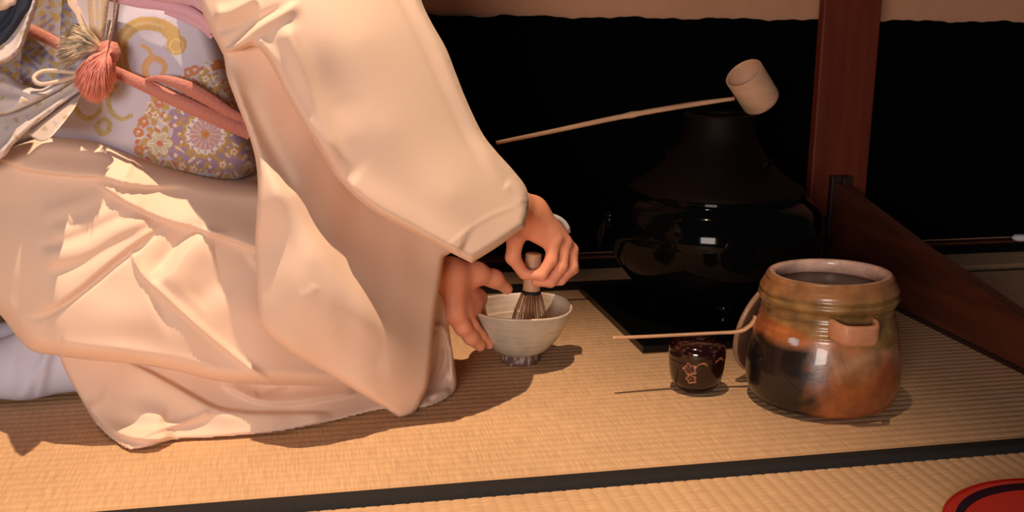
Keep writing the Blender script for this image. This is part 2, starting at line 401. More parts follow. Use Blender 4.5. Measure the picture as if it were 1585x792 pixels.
# ------------------------------------------------------------------ ladle on the kettle
def place_px(px, py, Y): return Vector(P(px, py, Y))
ld = empty('bamboo_ladle', tuple(P(1150, 150, 1.65)), 'bamboo ladle with a long thin handle, its cup resting on the kettle', 'ladle')
top = place_px(1150.5, 112, 1.642); bot = place_px(1180, 159, 1.660)
axis = (top-bot); hgt = axis.length*.98; rad = .0318
ax = axis.normalized(); q = ax.to_track_quat('Z', 'Y').to_matrix().to_4x4()
mid = (top+bot)/2
prof = [(0, -hgt/2), (rad*.90, -hgt/2), (rad*.98, -hgt/2+.003), (rad, -hgt/2+.008), (rad, hgt/2-.001), (rad-.0008, hgt/2), (rad-.0027, hgt/2), (rad-.0032, hgt/2-.002), (rad-.0032, -hgt/2+.005), (0, -hgt/2+.004)]
mb = MB(); mb.lathe(prof, tuple(mid), 48, q); mb.build('cup', M['cup'], ld)
hp = [place_px(*p) for p in [(768, 221, 1.70), (860, 202, 1.69), (965, 180, 1.68), (1060, 163.5, 1.665), (1137, 152.5, 1.645)]]+[]
hh = [Vector(v) for v in crom([tuple(p*1000) for p in hp], 12)/1000]
n = len(hh); mb = MB(); mb.tube(hh, [.0028+.0012*math.sin(min(1, (i/n)*1.6)*1.57)+(.0012 if abs(i/n-.535) < .012 else 0)-(.0014*max(0, i/n-.8)*5) for i in range(n)], 10, 1.15); mb.build('handle', M['bamboo'], ld)
fix_parent(ld)

# ------------------------------------------------------------------ water jar
JX, JY = .690, 1.255
jr = empty('water_jar', (JX, JY, 0), 'brown wood-fired ceramic water jar with scorched side and ringed collar', 'jar')
kp = [(.070, .003), (.086, .004), (.095, .012), (.1000, .030), (.1000, .050), (.0965, .075), (.0925, .095), (.0900, .108), (.0885, .1105), (.0870, .118), (.0850, .130), (.0845, .136), (.0885, .141), (.0905, .147), (.0885, .1515), (.0895, .155), (.0880, .160), (.0845, .166), (.0815, .172), (.0795, .1755), (.0760, .1765), (.0715, .1755), (.0695, .172), (.0700, .160), (.078, .14), (.083, .10), (.088, .04), (.07, .015), (0, .014)]
pp = crom([(r*1000, z*1000) for r, z in kp], 1.6)/1000; nseg = 128
V = []; cols = []
def fbm(x, y, z, s):
    return (np.sin(x*s+1.3*np.sin(y*s*1.7))+np.sin(y*s*1.3+1.1*np.sin(z*s*1.9+1))+np.sin(z*s*1.1+1.7*np.sin(x*s*1.5+2))+.5*np.sin((x+y)*s*2.7)+.5*np.sin((z-x)*s*3.1))/4
for i, (r, z) in enumerate(pp):
    for k in range(nseg):
        a = 2*math.pi*k/nseg; rr = max(r, 0)
        outer = i < int(np.argmax(pp[:, 1]))
        if outer and rr > .02 and .01 < z < .17: rr += .0012*math.sin(a*2+z*30)+.0004*math.sin(z*700+math.sin(a*2))*(z > .105)
        V.append((JX+rr*math.cos(a), JY+rr*math.sin(a), z+.0022*math.sin(a+2.2)*(z > .1)))
        n1 = fbm(math.cos(a), math.sin(a), z*9, 4.0); n2 = fbm(math.cos(a)*2, math.sin(a)*2, z*20, 6.0)
        sc = math.cos(a-math.radians(-112))    # facing the camera, left of centre
        orange = np.array([.42, .135, .032]); olive = np.array([.30, .165, .055]); black = np.array([.010, .006, .006]); pale = np.array([.50, .30, .17]); red = np.array([.30, .075, .03])
        c = orange*(1+.25*n2)
        c = c+(red-c)*np.clip(.35+.8*n1, 0, .8)
        gl = np.clip((z-.112+.018*math.sin(a*1.0+2.6)+.006*n1)/.004, 0, 1)   # glaze line
        c = c+(pale-c)*np.clip(1-abs((z-.085-.02*n1)/.03), 0, 1)*np.clip(.2+.9*math.cos(a-math.radians(-80)), 0, .75)
        c = c+(olive*(1+.35*n2)-c)*gl
        bk = np.clip((math.cos(a-math.radians(-163))-.62+.12*n2)/.22, 0, 1)*np.clip((.103-z+.012*n1)/.012, 0, 1)
        c = c+(black-c)*bk
        dk = np.clip(.5*math.sin(z*420+n1*2)+.1, 0, 1)*(z > .125)*.35; c = c*(1-dk)
        if outer and z > .158: c = c+(np.array([.42, .17, .07])-c)*.6
        if not outer: c = np.array([.90, .58, .45]) if z > .150 else np.array([.16, .07, .04])
        # pale drip mark
        if abs(((math.degrees(a)+143+180) % 360)-180) < 3.4 and abs(z-.101) < .0045+.001*math.sin(a*60): c = np.array([.62, .60, .68])
        cols.append(np.clip(c*.88, .003, 1))
Fc = [(i*nseg+k, i*nseg+(k+1) % nseg, (i+1)*nseg+(k+1) % nseg, (i+1)*nseg+k) for i in range(len(pp)-1) for k in range(nseg)]
jb = mesh_obj('body', V, Fc, M['jar'], jr); at = jb.data.color_attributes.new('Col', 'FLOAT_COLOR', 'POINT')
at.data.foreach_set('color', np.hstack([np.array(cols), np.ones((len(cols), 1))]).ravel())
for a0 in (-96, 84):
    a0 = math.radians(a0); o = Vector((math.cos(a0), math.sin(a0), 0)); t_ = Vector((-o.y, o.x, 0)); c = Vector((JX, JY, .1245))+o*.082
    V = []; Fc = []; ts = np.linspace(0, math.pi, 17)
    for t in ts:
        s = math.sin(t); p = c+t_*(.0255*math.cos(t))+o*(.026*min(1, s*1.35)); nn = (t_*math.cos(t)+o*s).normalized()
        for (dn, dz) in ((.0, -.0135), (.0045, -.0125), (.0055, -.009), (.0055, .008), (.0045, .0115), (0, .0125), (-.001, .01), (-.001, -.012)):
            V.append(p+nn*dn+Vector((0, 0, dz-.003*s)))
    for i in range(16):
        for k in range(8): Fc.append((i*8+k, i*8+(k+1) % 8, (i+1)*8+(k+1) % 8, (i+1)*8+k)[::-1])
    mesh_obj('lug_handle', V, Fc, M['lug'], jr)
mb = MB(); mb.lathe([(.0705, .1585), (.04, .1586), (0, .1586)], (JX, JY, 0), 64); mb.build('water', mat('dark_water', (.03, .010, .005), .2, spec=.12), jr)
fix_parent(jr)
# lid leaning on the jar
lid_c = np.array((.662, 1.356, .0765)); nrm = Vector((-.45, .89, .24)).normalized(); q = nrm.to_track_quat('Z', 'Y').to_matrix().to_4x4()
lm = empty('jar_lid', tuple(lid_c), 'round brown ceramic lid leaning on edge against the left of the water jar', 'lid')
mb = MB(); mb.lathe([(0, -.004), (.066, -.004), (.074, -.002), (.076, .001), (.074, .004), (.070, .0045), (.064, .001), (0, .0005)], tuple(lid_c), 64, q)
ob = mb.build('disc', M['lug'], lm); ob.data.materials.clear(); ob.data.materials.append(mat('lid_glaze', (.10, .05, .03), .4, var=(30, .3), coat=.2, bump=(60, .2, .001)))
mb = MB(); mb.lathe([(.0735, -.003), (.0765, -.0015), (.0770, .001), (.0762, .0035), (.0735, .0048), (.0715, .003)], tuple(lid_c), 64, q); mb.build('rim', mat('lid_rim_highlight', (.34, .19, .11), .35, var=(50, .2), coat=.3), lm)  # lighter ring puts the highlight along the lid's edge into the colour
mb = MB(); mb.tube([Vector(lid_c)+nrm*.002, Vector(lid_c)+nrm*.010, Vector(lid_c)+nrm*.016], [.008, .006, .010], 16); mb.build('knob', ob.data.materials[0], lm)
fix_parent(lm)

# ------------------------------------------------------------------ tea caddy and scoop
NX, NY = .536, 1.318
cad = empty('tea_caddy', (NX, NY, 0), 'small dark red lacquer tea caddy with gold flower decoration', 'tea caddy')
def caddy_piece(name, kp, n=160):
    pp = crom([(r*1000, z*1000) for r, z in kp], .8)/1000; V = []; cols = []
    for (r, z) in pp:
        for k in range(n):
            a = 2*math.pi*k/n; V.append((NX+max(r, 0)*math.cos(a), NY+max(r, 0)*math.sin(a), z))
            c = np.array([.014, .0025, .002])
            for (fa, fz, fr_) in ((-125, .040, .0085), (-122, .026, .0065), (-100, .048, .005), (-60, .052, .006)):
                x = (math.radians(fa)-a+math.pi) % (2*math.pi)-math.pi; x *= .036; y = z-fz; rho = math.hypot(x, y); th = math.atan2(y, x)
                if fz > .045:
                    d = abs(y-.3*fr_*math.cos(x/fr_*2.2))*3+max(0, abs(x)-fr_*1.3)*9
                    if d < .004: c = np.array([.42, .17, .08])
                elif abs(rho-fr_*(.85+.15*math.cos(th*5))) < .0009 or (rho < fr_*.8 and abs(math.sin(th*2.5+rho*500)) < .17): c = np.array([.45, .19, .10])
            if z > .058:      # scroll work on the shoulder of the lid
                v = math.sin(a*9+z*700)*math.sin(r*520+a*4)
                if v > .86: c = np.array([.16, .05, .03])
            cols.append(c)
    Fc = [(i*n+k, i*n+(k+1) % n, (i+1)*n+(k+1) % n, (i+1)*n+k) for i in range(len(pp)-1) for k in range(n)]
    o = mesh_obj(name, V, Fc, M['caddy'], cad); at = o.data.color_attributes.new('Col', 'FLOAT_COLOR', 'POINT')
    at.data.foreach_set('color', np.hstack([np.array(cols), np.ones((len(cols), 1))]).ravel())
caddy_piece('body', [(0, .001), (.020, .001), (.026, .004), (.034, .015), (.0375, .032), (.0385, .046), (.0385, .0465), (.036, .0467)])
caddy_piece('lid', [(.036, .0473), (.0388, .0474), (.0389, .0475), (.0390, .055), (.0370, .064), (.029, .0705), (.014, .0735), (0, .074)])
fix_parent(cad)
sc = [(948, 522.5, 1.310), (1000, 520.5, 1.313), (1060, 517.5, 1.314), (1110, 515, 1.308), (1138, 513.5, 1.304), (1152, 510, 1.302), (1162, 503, 1.300), (1168, 495, 1.300), (1170, 489, 1.300)]
sp = [Vector(v) for v in crom([tuple(place_px(*p)*1000) for p in sc], 6)/1000]
dz = .0775-min(v.z for v in sp if abs(v.x-NX) < .02)
n = len(sp); V = []; Fc = []
for i, p in enumerate(sp):
    t = (sp[min(i+1, n-1)]-sp[max(i-1, 0)]).normalized(); s_ = Vector((0, 1, 0)); nn = t.cross(s_).normalized()
    w = .0026+.0022*max(0, (i/n-.7)/.3); h = .0016
    p = p+Vector((0, 0, 0))
    for (a, b) in ((-1, -1), (1, -1), (1, 1), (-1, 1)): V.append(p+s_*a*w+nn*b*h)
Fc = [(i*4+k, i*4+(k+1) % 4, i*4+4+(k+1) % 4, i*4+4+k) for i in range(n-1) for k in range(4)]+[(3, 2, 1, 0), tuple(4*(n-1)+k for k in range(4))]
tag(mesh_obj('tea_scoop', V, Fc, M['bamboo']), 'slender bamboo tea scoop with curved tip, balanced on the red caddy', 'scoop')

# ------------------------------------------------------------------ tea bowl
BX, BY = .3215, 1.475
bw = empty('tea_bowl', (BX, BY, 0), 'pale grey-white ceramic tea bowl holding the whisk', 'tea bowl')
kp = [(0, .005), (.018, .0045), (.021, .001), (.0265, .001), (.0275, .004), (.0265, .012), (.0290, .0155), (.040, .022), (.053, .036), (.064, .054), (.0715, .071), (.0755, .083), (.0760, .0850), (.0745, .0860), (.0725, .0845), (.068, .070), (.058, .050), (.044, .032), (.025, .021), (0, .018)]
pp = crom([(r*1000, z*1000) for r, z in kp], 1.6)/1000; V = []; cols = []; nseg = 96
for i, (r, z) in enumerate(pp):
    for k in range(nseg):
        a = 2*math.pi*k/nseg; rr = max(r, 0)*(1+.012*math.sin(2*a+1)+.004*math.sin(5*a))+(.00016*math.sin(z*700+a) if .02 < z < .08 else 0)
        V.append((BX+rr*math.cos(a), BY+rr*math.sin(a), z+(.0016*math.sin(a*2+.5)+.001*math.sin(3*a) if z > .06 else 0)))
        n1 = fbm(math.cos(a), math.sin(a), z*20, 5.0)
        c = np.array([.52, .47, .37])*(1+.12*n1)
        if z < .0145 and r > .015: c = np.array([.40, .30, .26]) if n1 < .1 else np.array([.14, .08, .07])
        if i > int(np.argmax(pp[:, 1])): c = np.array([.64, .52, .41])*(1+.06*n1)
        if z > .084: c = np.array([.70, .57, .45])
        cols.append(c)
Fc = [(i*nseg+k, i*nseg+(k+1) % nseg, (i+1)*nseg+(k+1) % nseg, (i+1)*nseg+k) for i in range(len(pp)-1) for k in range(nseg)]
o = mesh_obj('body', V, Fc, M['bowl'], bw); at = o.data.color_attributes.new('Col', 'FLOAT_COLOR', 'POINT')
at.data.foreach_set('color', np.hstack([np.array(cols), np.ones((len(cols), 1))]).ravel())
mb = MB(); mb.lathe([(0, .0215), (.031, .0245), (.034, .0262), (0, .0262)], (BX, BY, 0), 48); mb.build('green_tea', mat('green_tea', (.10, .16, .03), .3), bw)
fix_parent(bw)
# whisk
WY = 1.470
wt, wm, we = place_px(826, 392, WY), place_px(822.5, 450, WY), place_px(820, 497, WY)
wh = empty('tea_whisk', tuple(wm), 'bamboo tea whisk with a black thread band, held upright in the bowl', 'whisk')
dr = (wm-wt).normalized()
mb = MB(); mb.tube([wt, wt+dr*.001, wm-dr*.002, wm+dr*.002], [.0112, .0118, .0128, .0132], 28); mb.build('handle', M['bamboo'], wh)
mb = MB(); mb.tube([wm-dr*.0015, wm, wm+dr*.003, wm+dr*.0045], [.0136, .0142, .0142, .0136], 28); mb.build('thread_band', M['thread'], wh)
s1 = dr.orthogonal().normalized(); s2 = dr.cross(s1); ti = MB()
for k in range(84):
    a = 2*math.pi*k/84; inner = k % 3 == 2; o = s1*math.cos(a)+s2*math.sin(a); jit = random.uniform(.93, 1.07)
    rr = [.0130, .0170, .0215, .0250, .0262] if not inner else [.0100, .0080, .0070, .0080, .0100]
    pts = [wm+dr*(.003+.055*t)+o*r*jit for t, r in zip((0, .22, .48, .78, 1.0), rr)]
    ti.tube(pts, [.00075, .0007, .0006, .00045, .0003], 4)
tin = ti.build('tines', M['whisk'], wh); tin['kind'] = 'stuff'
fix_parent(wh)

# ------------------------------------------------------------------ red tray
TX, TY = .79, .830
a_, b_, c_ = [FLR(x, y, .013)[:2] for x, y in ((1459, 792), (1500, 753), (1585, 740))]
A2 = 2*np.array([b_-a_, c_-a_]); cc = np.linalg.solve(A2, np.array([b_@b_-a_@a_, c_@c_-a_@a_])); TX, TY = map(float, cc); TR = float(np.linalg.norm(cc-a_))
ty = empty('red_tray', (TX, TY, 0), 'round red lacquer tray with a dark inner ring, at the near right corner', 'tray')
mb = MB(); mb.lathe([(0, .001), (TR*.9, .001), (TR, .010), (TR+.001, .013), (TR-.002, .0142), (TR-.012, .0135)], (TX, TY, 0), 128); mb.build('rim', M['red'], ty)
mb = MB(); mb.lathe([(TR-.012, .0135), (TR-.014, .012), (TR-.019, .0085)], (TX, TY, 0), 128); mb.build('inner_ring', M['rdk'], ty)
mb = MB(); mb.lathe([(TR-.019, .0085), (TR-.03, .0065), (0, .006)], (TX, TY, 0), 128); mb.build('well', M['red'], ty)
fix_parent(ty)

# ------------------------------------------------------------------ person
PR = empty('person', (-.10, 1.47, 0), 'person kneeling in a peach kimono, leaning over the bowl and whisking tea', 'person')
K = M['kimono']
# --- body: one skin mesh (trunk, head, legs, arms) with finely modelled hands
def px3(l): return [np.array(P(*p)) for p in l]
def chain(pts, rad, k=None):
    return [(pts[i], pts[i+1], rad[i], rad[i+1]) + ((k,) if k else ()) for i in range(len(pts)-1)]
hr = []   # right hand (on the whisk)
wr = px3([(752, 300, 1.40), (822, 330, 1.452)])
hr += chain(wr, [.028, .024])
kn = px3([(858, 371, 1.447), (873, 377, 1.462), (884, 387, 1.477), (884, 398, 1.490)])   # knuckles index..little
for i, k_ in enumerate(kn): hr.append((wr[1]+np.array([0, .004*i-.006, 0]), k_, .0190, .0105, .012))
hr += chain(px3([(858, 371, 1.447), (853, 402, 1.440), (838, 425, 1.437), (818, 425, 1.441)]), [.0105, .0088, .0082, .0070], .004)
hr += chain(px3([(873, 377, 1.462), (869, 412, 1.450), (852, 436, 1.448), (829, 436, 1.452)]), [.0105, .0088, .0080, .0068], .0035)
hr += chain(px3([(884, 387, 1.477), (886, 412, 1.470), (868, 433, 1.466), (846, 438, 1.468)]), [.0100, .0083, .0075, .0063], .0035)
hr += chain(px3([(884, 398, 1.490), (888, 416, 1.487), (872, 430, 1.486), (856, 434, 1.486)]), [.0088, .0074, .0068, .0055], .0035)
hr += chain(px3([(815, 345, 1.448), (798, 368, 1.440), (794, 398, 1.440), (811, 424, 1.446)]), [.0145, .0125, .0102, .0078], .005)
hr.append((*px3([(815, 352, 1.447), (850, 374, 1.447)]), .0145, .0115, .008)); hr.append((*px3([(826, 345, 1.455), (868, 378, 1.462)]), .016, .011, .008))
VR, QR = sdf_mesh(hr, .0013, .006)
hl = []   # left hand (steadies the bowl)
wl = px3([(650, 420, 1.42), (694, 428, 1.425)])
hl += chain(wl, [.026, .022])
kl_ = px3([(703, 484, 1.408), (716, 482, 1.428), (728, 472, 1.450), (738, 462, 1.470)])   # little .. index
for i, k_ in enumerate(kl_): hl.append((wl[1]+np.array([.002, .006*i-.006, .002]), k_, .0175, .0135, .014))
hl.append((kl_[0], kl_[2], .013, .013, .012)); hl.append((kl_[1], kl_[3], .012, .012, .012))
hl += chain(px3([(703, 484, 1.408), (716, 506, 1.410), (729, 522, 1.418), (743, 535, 1.428)]), [.0125, .0112, .0100, .0080], .006)
hl += chain(px3([(716, 482, 1.428), (730, 503, 1.430), (743, 520, 1.438), (757, 533, 1.446)]), [.0120, .0100, .0090, .0070], .003)
hl += chain(px3([(728, 472, 1.450), (740, 498, 1.460), (752, 520, 1.468), (768, 534, 1.476)]), [.0112, .0095, .0085, .0068], .004)
hl += chain(px3([(738, 462, 1.470), (744, 488, 1.490), (752, 508, 1.504), (768, 522, 1.512)]), [.0108, .0092, .0082, .0066], .004)
hl += chain(px3([(702, 424, 1.428), (738, 423, 1.443), (765, 431, 1.458), (785, 447, 1.470)]), [.0185, .0145, .0112, .0082], .012)
VL, QL = sdf_mesh(hl, .0013, .007)
cY = 1.475
trunk = [((-.24, cY, .20), (-.16, cY, .38), .13, .115), ((-.16, cY, .38), (-.02, cY, .60), .115, .105), ((-.02, 1.37, .60), (-.02, 1.58, .60), .055, .055),
         ((-.01, cY, .64), (.035, cY, .72), .05, .048),
         ((-.02, 1.35, .60), (.07, 1.35, .38), .045, .036), ((.07, 1.35, .38), tuple(wr[0]), .036, .030),
         ((-.02, 1.60, .60), (.05, 1.56, .38), .048, .038), ((.05, 1.56, .38), tuple(wl[0]), .036, .028),
         ((-.22, 1.40, .19), (.12, 1.42, .11), .085, .055), ((-.22, 1.55, .19), (.12, 1.55, .11), .085, .055),
         ((.12, 1.42, .075), (-.24, 1.42, .055), .05, .035), ((.12, 1.55, .075), (-.24, 1.55, .055), .05, .035)]
head = [((.085, cY, .80), (.10, cY, .83), .085, .085), ((.12, cY, .755), (.135, cY, .765), .045, .035), ((.175, cY, .795), (.190, cY, .782), .010, .012),
        ((.165, cY-.02, .752), (.165, cY+.02, .752), .010, .010), ((.075, cY-.088, .79), (.07, cY-.092, .80), .012, .014), ((.075, cY+.088, .79), (.07, cY+.092, .80), .012, .014)]
VT, QT = sdf_mesh([tuple(map(lambda v: np.array(v) if hasattr(v, '__len__') else v, t)) for t in trunk+head], .009, .03)
V, Fc = join_vf([(VT, QT), (VR, QR), (VL, QL)])
body = mesh_obj('body', V, Fc, M['skin'], PR)
cs = body.modifiers.new('s', 'SMOOTH'); cs.factor = .5; cs.iterations = 2
Vh, Qh = sdf_mesh([(np.array((.06, cY, .83)), np.array((.085, cY, .85)), .096, .090), (np.array((-.01, cY, .86)), np.array((-.04, cY, .85)), .05, .045)], .007, .02)
mesh_obj('hair', Vh, [tuple(int(i) for i in f)[::-1] for f in Qh], M['hair'], PR)
for s_ in (-1, 1):
    mb = MB(); mb.lathe([(0, -.009), (.007, -.006), (.009, 0), (.007, .006), (0, .009)], (.162, cY+s_*.030, .800), 16); mb.build('eye', M['white'], PR)
# white inner cuff / band behind the right wrist
bp_ = px3([(842, 335, 1.475), (858, 337, 1.482), (870, 343, 1.488), (877, 352, 1.490), (879, 360, 1.490)])
mb = MB(); mb.tube([Vector(v) for v in crom([tuple(b*1000) for b in bp_], 3)/1000], .0045, 10, 1.3); o = mb.build('white_wrist_band', M['white'], PR)

# --- kimono skirt: hip and thigh
A_out = [(-95, 262), (-40, 232), (0, 236), (22, 222), (62, 205), (62, 205), (110, 208), (150, 215), (200, 235), (262, 257), (330, 275), (400, 283), (450, 290), (560, 330), (640, 430), (676, 500), (672, 560), (640, 596),
         (560, 604), (430, 598), (343, 592), (270, 575), (200, 563), (130, 556), (88, 550), (50, 543), (24, 518), (0, 487), (-40, 455), (-95, 420), (-125, 340)]
A_ctl = [(-100, 340, 1.42), (0, 250, 1.345), (0, 350, 1.325), (0, 470, 1.315), (60, 215, 1.340), (60, 300, 1.310), (60, 400, 1.280), (60, 520, 1.278), (150, 220, 1.325), (200, 300, 1.298), (200, 400, 1.268), (200, 480, 1.254), (200, 550, 1.250),
         (300, 275, 1.325), (320, 360, 1.285), (330, 450, 1.258), (340, 580, 1.250), (430, 290, 1.34), (430, 380, 1.295), (430, 480, 1.272), (430, 590, 1.262), (560, 350, 1.36), (560, 480, 1.32), (560, 590, 1.31), (670, 540, 1.37)]
A_f = [([(-20, 240), (10, 248), (39, 261), (98, 269), (157, 273), (197, 283), (240, 288), (300, 287)], 2.5, 24, .014, (.02, .3)),
       ([(140, 278), (164, 291), (197, 312), (253, 338), (312, 355), (360, 371), (410, 390)], 2.5, 34, .015, (.15, 0)),
       ([(210, 243), (200, 256), (194, 274)], 3, 8, .004),
       ([(30, 490), (64, 491), (116, 460), (174, 414), (221, 378), (262, 345)], 4, 34, -.006, (.25, .25)),
       ([(30, 480), (64, 481), (116, 448), (174, 400), (221, 365), (262, 337)], 6, 30, .010, (.25, .2)),
       ([(60, 335), (110, 318), (160, 299), (185, 300)], 16, 13, .004),
       ([(70, 362), (130, 348), (185, 322), (225, 326)], 18, 13, .005),
       ([(60, 402), (120, 386), (190, 352), (240, 338)], 20, 14, .006),
       ([(55, 384), (110, 370), (170, 343), (200, 333)], 8, 8, -.002),
       ([(70, 425), (130, 405), (190, 370), (245, 345)], 10, 8, -.004),
       ([(222, 422), (245, 412), (262, 394), (283, 368), (318, 346)], 5, 16, -.007, (.3, .1)),
       ([(225, 455), (262, 428), (290, 390), (325, 362), (365, 372)], 34, 9, .012, (.3, .4)),
       ([(203, 385), (210, 408), (224, 429), (273, 475), (326, 522), (380, 565), (415, 592)], 2.5, 7, .007, (.05, 0)),
       ([(300, 470), (340, 440), (395, 400)], 22, 22, -.004),
       ([(70, 500), (170, 500), (250, 470)], 40, 40, .006),
       ([(90, 548), (150, 553), (200, 558), (262, 579), (341, 592), (430, 593), (560, 598)], 6, 22, .008, (.02, .02))]
cloth('kimono_skirt', A_out, A_ctl, K, PR, A_f, backabs=1.66, rnd=(.06, 26), step=3.2, noise=.0012)
# --- hem spread on the mat
B_out = [(88, 530), (94, 556), (104, 580), (120, 608), (146, 652), (168, 678), (200, 698), (200, 698), (236, 690), (268, 682), (350, 677), (440, 668), (520, 652), (580, 637), (640, 626), (668, 590), (670, 520), (560, 500), (400, 500), (200, 510)]
fl_ = lambda x, y: (x, y, FY(x, y))
B_ctl = [(88, 530, 1.37), (100, 575, 1.35), (130, 625, 1.33), (146, 652, 1.320), fl_(200, 698), fl_(268, 682), fl_(350, 677), fl_(440, 668), fl_(520, 652), fl_(580, 637), fl_(640, 626),
         (200, 570, 1.295), (220, 630, 1.265), (350, 600, 1.295), (350, 640, 1.268), (450, 600, 1.30), (450, 640, 1.282), (560, 600, 1.335), (670, 560, 1.39), (400, 510, 1.33), (200, 515, 1.33), (600, 510, 1.36)]
B_f = [([(128, 620), (150, 645), (172, 664), (200, 676), (235, 680), (272, 682)], 2.5, 15, .013),
       ([(215, 676), (250, 664), (285, 654), (330, 637)], 2.5, 6, .005),
       ([(180, 556), (220, 572), (262, 594), (328, 630), (367, 638), (420, 641), (520, 640)], 22, 2.5, .012, (.15, .1)),
       ([(341, 594), (370, 608), (400, 620), (460, 622), (560, 606)], 3, 14, .010),
              ([(150, 610), (200, 635), (260, 650)], 14, 18, .005),
       ([(395, 612), (420, 600), (450, 592)], 6, 6, -.004)]
cloth('kimono_hem', B_out, B_ctl, K, PR, B_f, backabs=1.62, rnd=(.008, 7), step=3, noise=.0008)
# --- far front corner of the hem, seen beyond the hanging sleeve
C_out = [(640, 470), (664, 450), (684, 452), (692, 480), (697, 520), (703, 560), (707, 592), (702, 610), (688, 622), (665, 630), (640, 634), (610, 630), (600, 560)]
C_ctl = [(640, 480, 1.37), (690, 480, 1.40), (700, 540, 1.375), fl_(704, 606), fl_(665, 630), fl_(640, 634), (650, 560, 1.36), (610, 560, 1.36)]
C_f = [([(672, 500), (690, 515), (697, 550), (701, 590)], 4, 7, .010), ([(655, 620), (675, 590), (688, 560), (690, 530)], 7, 4, -.014), ([(640, 612), (668, 612), (698, 604)], 5, 5, .008), ([(650, 600), (664, 560), (672, 510)], 6, 6, .006)]
cloth('kimono_hem', C_out, C_ctl, K, PR, C_f, backabs=1.58, rnd=(.008, 6), step=3)

# --- long hanging sleeve panel
D_out = [(330, 40), (345, 82), (352, 120), (366, 158), (384, 205), (396, 250), (399, 300), (395, 370), (398, 440), (402, 495), (402, 495), (416, 516), (450, 544), (500, 574), (560, 610), (600, 634), (618, 645), (632, 644), (645, 634), (655, 615), (663, 592),
         (667, 560), (672, 500), (680, 445), (687, 398), (687, 398), (700, 380), (640, 330), (560, 270), (500, 180), (430, 60)]
D_ctl = [(345, 60, 1.262), (352, 120, 1.242), (375, 180, 1.238), (395, 250, 1.234), (398, 380, 1.226), (402, 490, 1.222), (440, 480, 1.200), (430, 300, 1.206), (480, 400, 1.200), (500, 570, 1.228), (560, 500, 1.215), (618, 642, 1.262), (600, 590, 1.238), (655, 600, 1.278), (670, 500, 1.308), (686, 400, 1.335), (620, 400, 1.298), (560, 330, 1.292), (500, 220, 1.285), (430, 80, 1.262)]
D_f = [([(360, 120), (385, 190), (425, 275), (465, 345), (500, 400), (540, 452), (600, 520), (650, 560)], 30, 16, .007, (.1, .25)),
       ([(352, 100), (366, 140), (385, 195), (412, 262), (445, 330)], 14, 12, .007, (.1, .4)),
       ([(372, 130), (400, 190), (432, 250), (460, 300)], 12, 10, -.004),
       ([(405, 490), (440, 520), (500, 560), (600, 622)], 6, 18, .003),
       ([(462, 462), (482, 452), (490, 440)], 7, 7, .0012),
       ([(684, 405), (676, 460), (668, 520), (664, 570)], 3, 5, .002)]
cloth('hanging_sleeve', D_out, D_ctl, K, PR, D_f, back=.045, rnd=(.014, 8), step=4, noise=.0012)
# --- forearm sleeve reaching to the cuff
E_out = [(250, -150), (285, -70), (302, -10), (318, 30), (334, 62), (345, 84), (345, 84), (372, 78), (396, 72), (418, 98), (436, 134), (460, 178), (488, 222), (518, 270), (545, 300), (580, 328), (640, 360), (700, 392), (730, 407), (730, 407), (770, 382), (812, 352), (812, 352),
         (818, 322), (815, 292), (795, 264), (768, 234), (746, 205), (722, 155), (705, 112), (690, 74), (668, 35), (652, 0), (636, -60), (600, -150), (420, -190)]
E_ctl = [(280, -100, 1.30), (346, 82, 1.242), (400, -60, 1.24), (396, 74, 1.217), (460, 150, 1.220), (520, 265, 1.222), (640, 358, 1.230), (728, 403, 1.248), (811, 350, 1.312), (817, 300, 1.345), (745, 205, 1.335), (690, 76, 1.335), (640, -60, 1.36), (560, 60, 1.235), (600, 200, 1.228), (700, 300, 1.252)]
E_f = [([(392, 66), (420, 96), (438, 132), (462, 178), (492, 224), (530, 276)], 5, 16, .009, (.02, .4)),
       ([(345, 84), (372, 66), (400, 40), (440, 16), (470, 0)], 14, 4, .010, (.1, .2)),
       ([(345, 78), (375, 50), (420, 22), (455, 6)], 5, 8, -.006, (.1, .3)),
       ([(330, 20), (355, 18), (400, -6)], 10, 10, .010), ([(335, 48), (365, 40), (400, 20)], 6, 6, -.005),
       ([(440, 30), (462, 90), (488, 160), (518, 232), (545, 272)], 22, 12, .011, (.1, .25)),
       ([(495, 50), (515, 130), (545, 215)], 16, 34, -.004, (.55, .35)),
              ([(600, -40), (640, 40), (668, 100), (700, 170), (728, 226), (768, 290)], 5, 16, -.006, (.1, .3)),
       ([(624, -40), (664, 40), (694, 110), (726, 180), (760, 240), (790, 290)], 10, 12, .006, (.1, .2)),
              ([(528, 282), (560, 306), (640, 352), (715, 392)], 10, 30, .007, (.1, .05)),
       ([(690, 386), (720, 360), (760, 334), (805, 318)], 1.8, 3, .0012),
       ([(782, 284), (800, 296), (812, 315)], 8, 8, .003)]
cloth('arm_sleeve', E_out, E_ctl, K, PR, E_f, back=.115, rnd=(.024, 12), step=4)

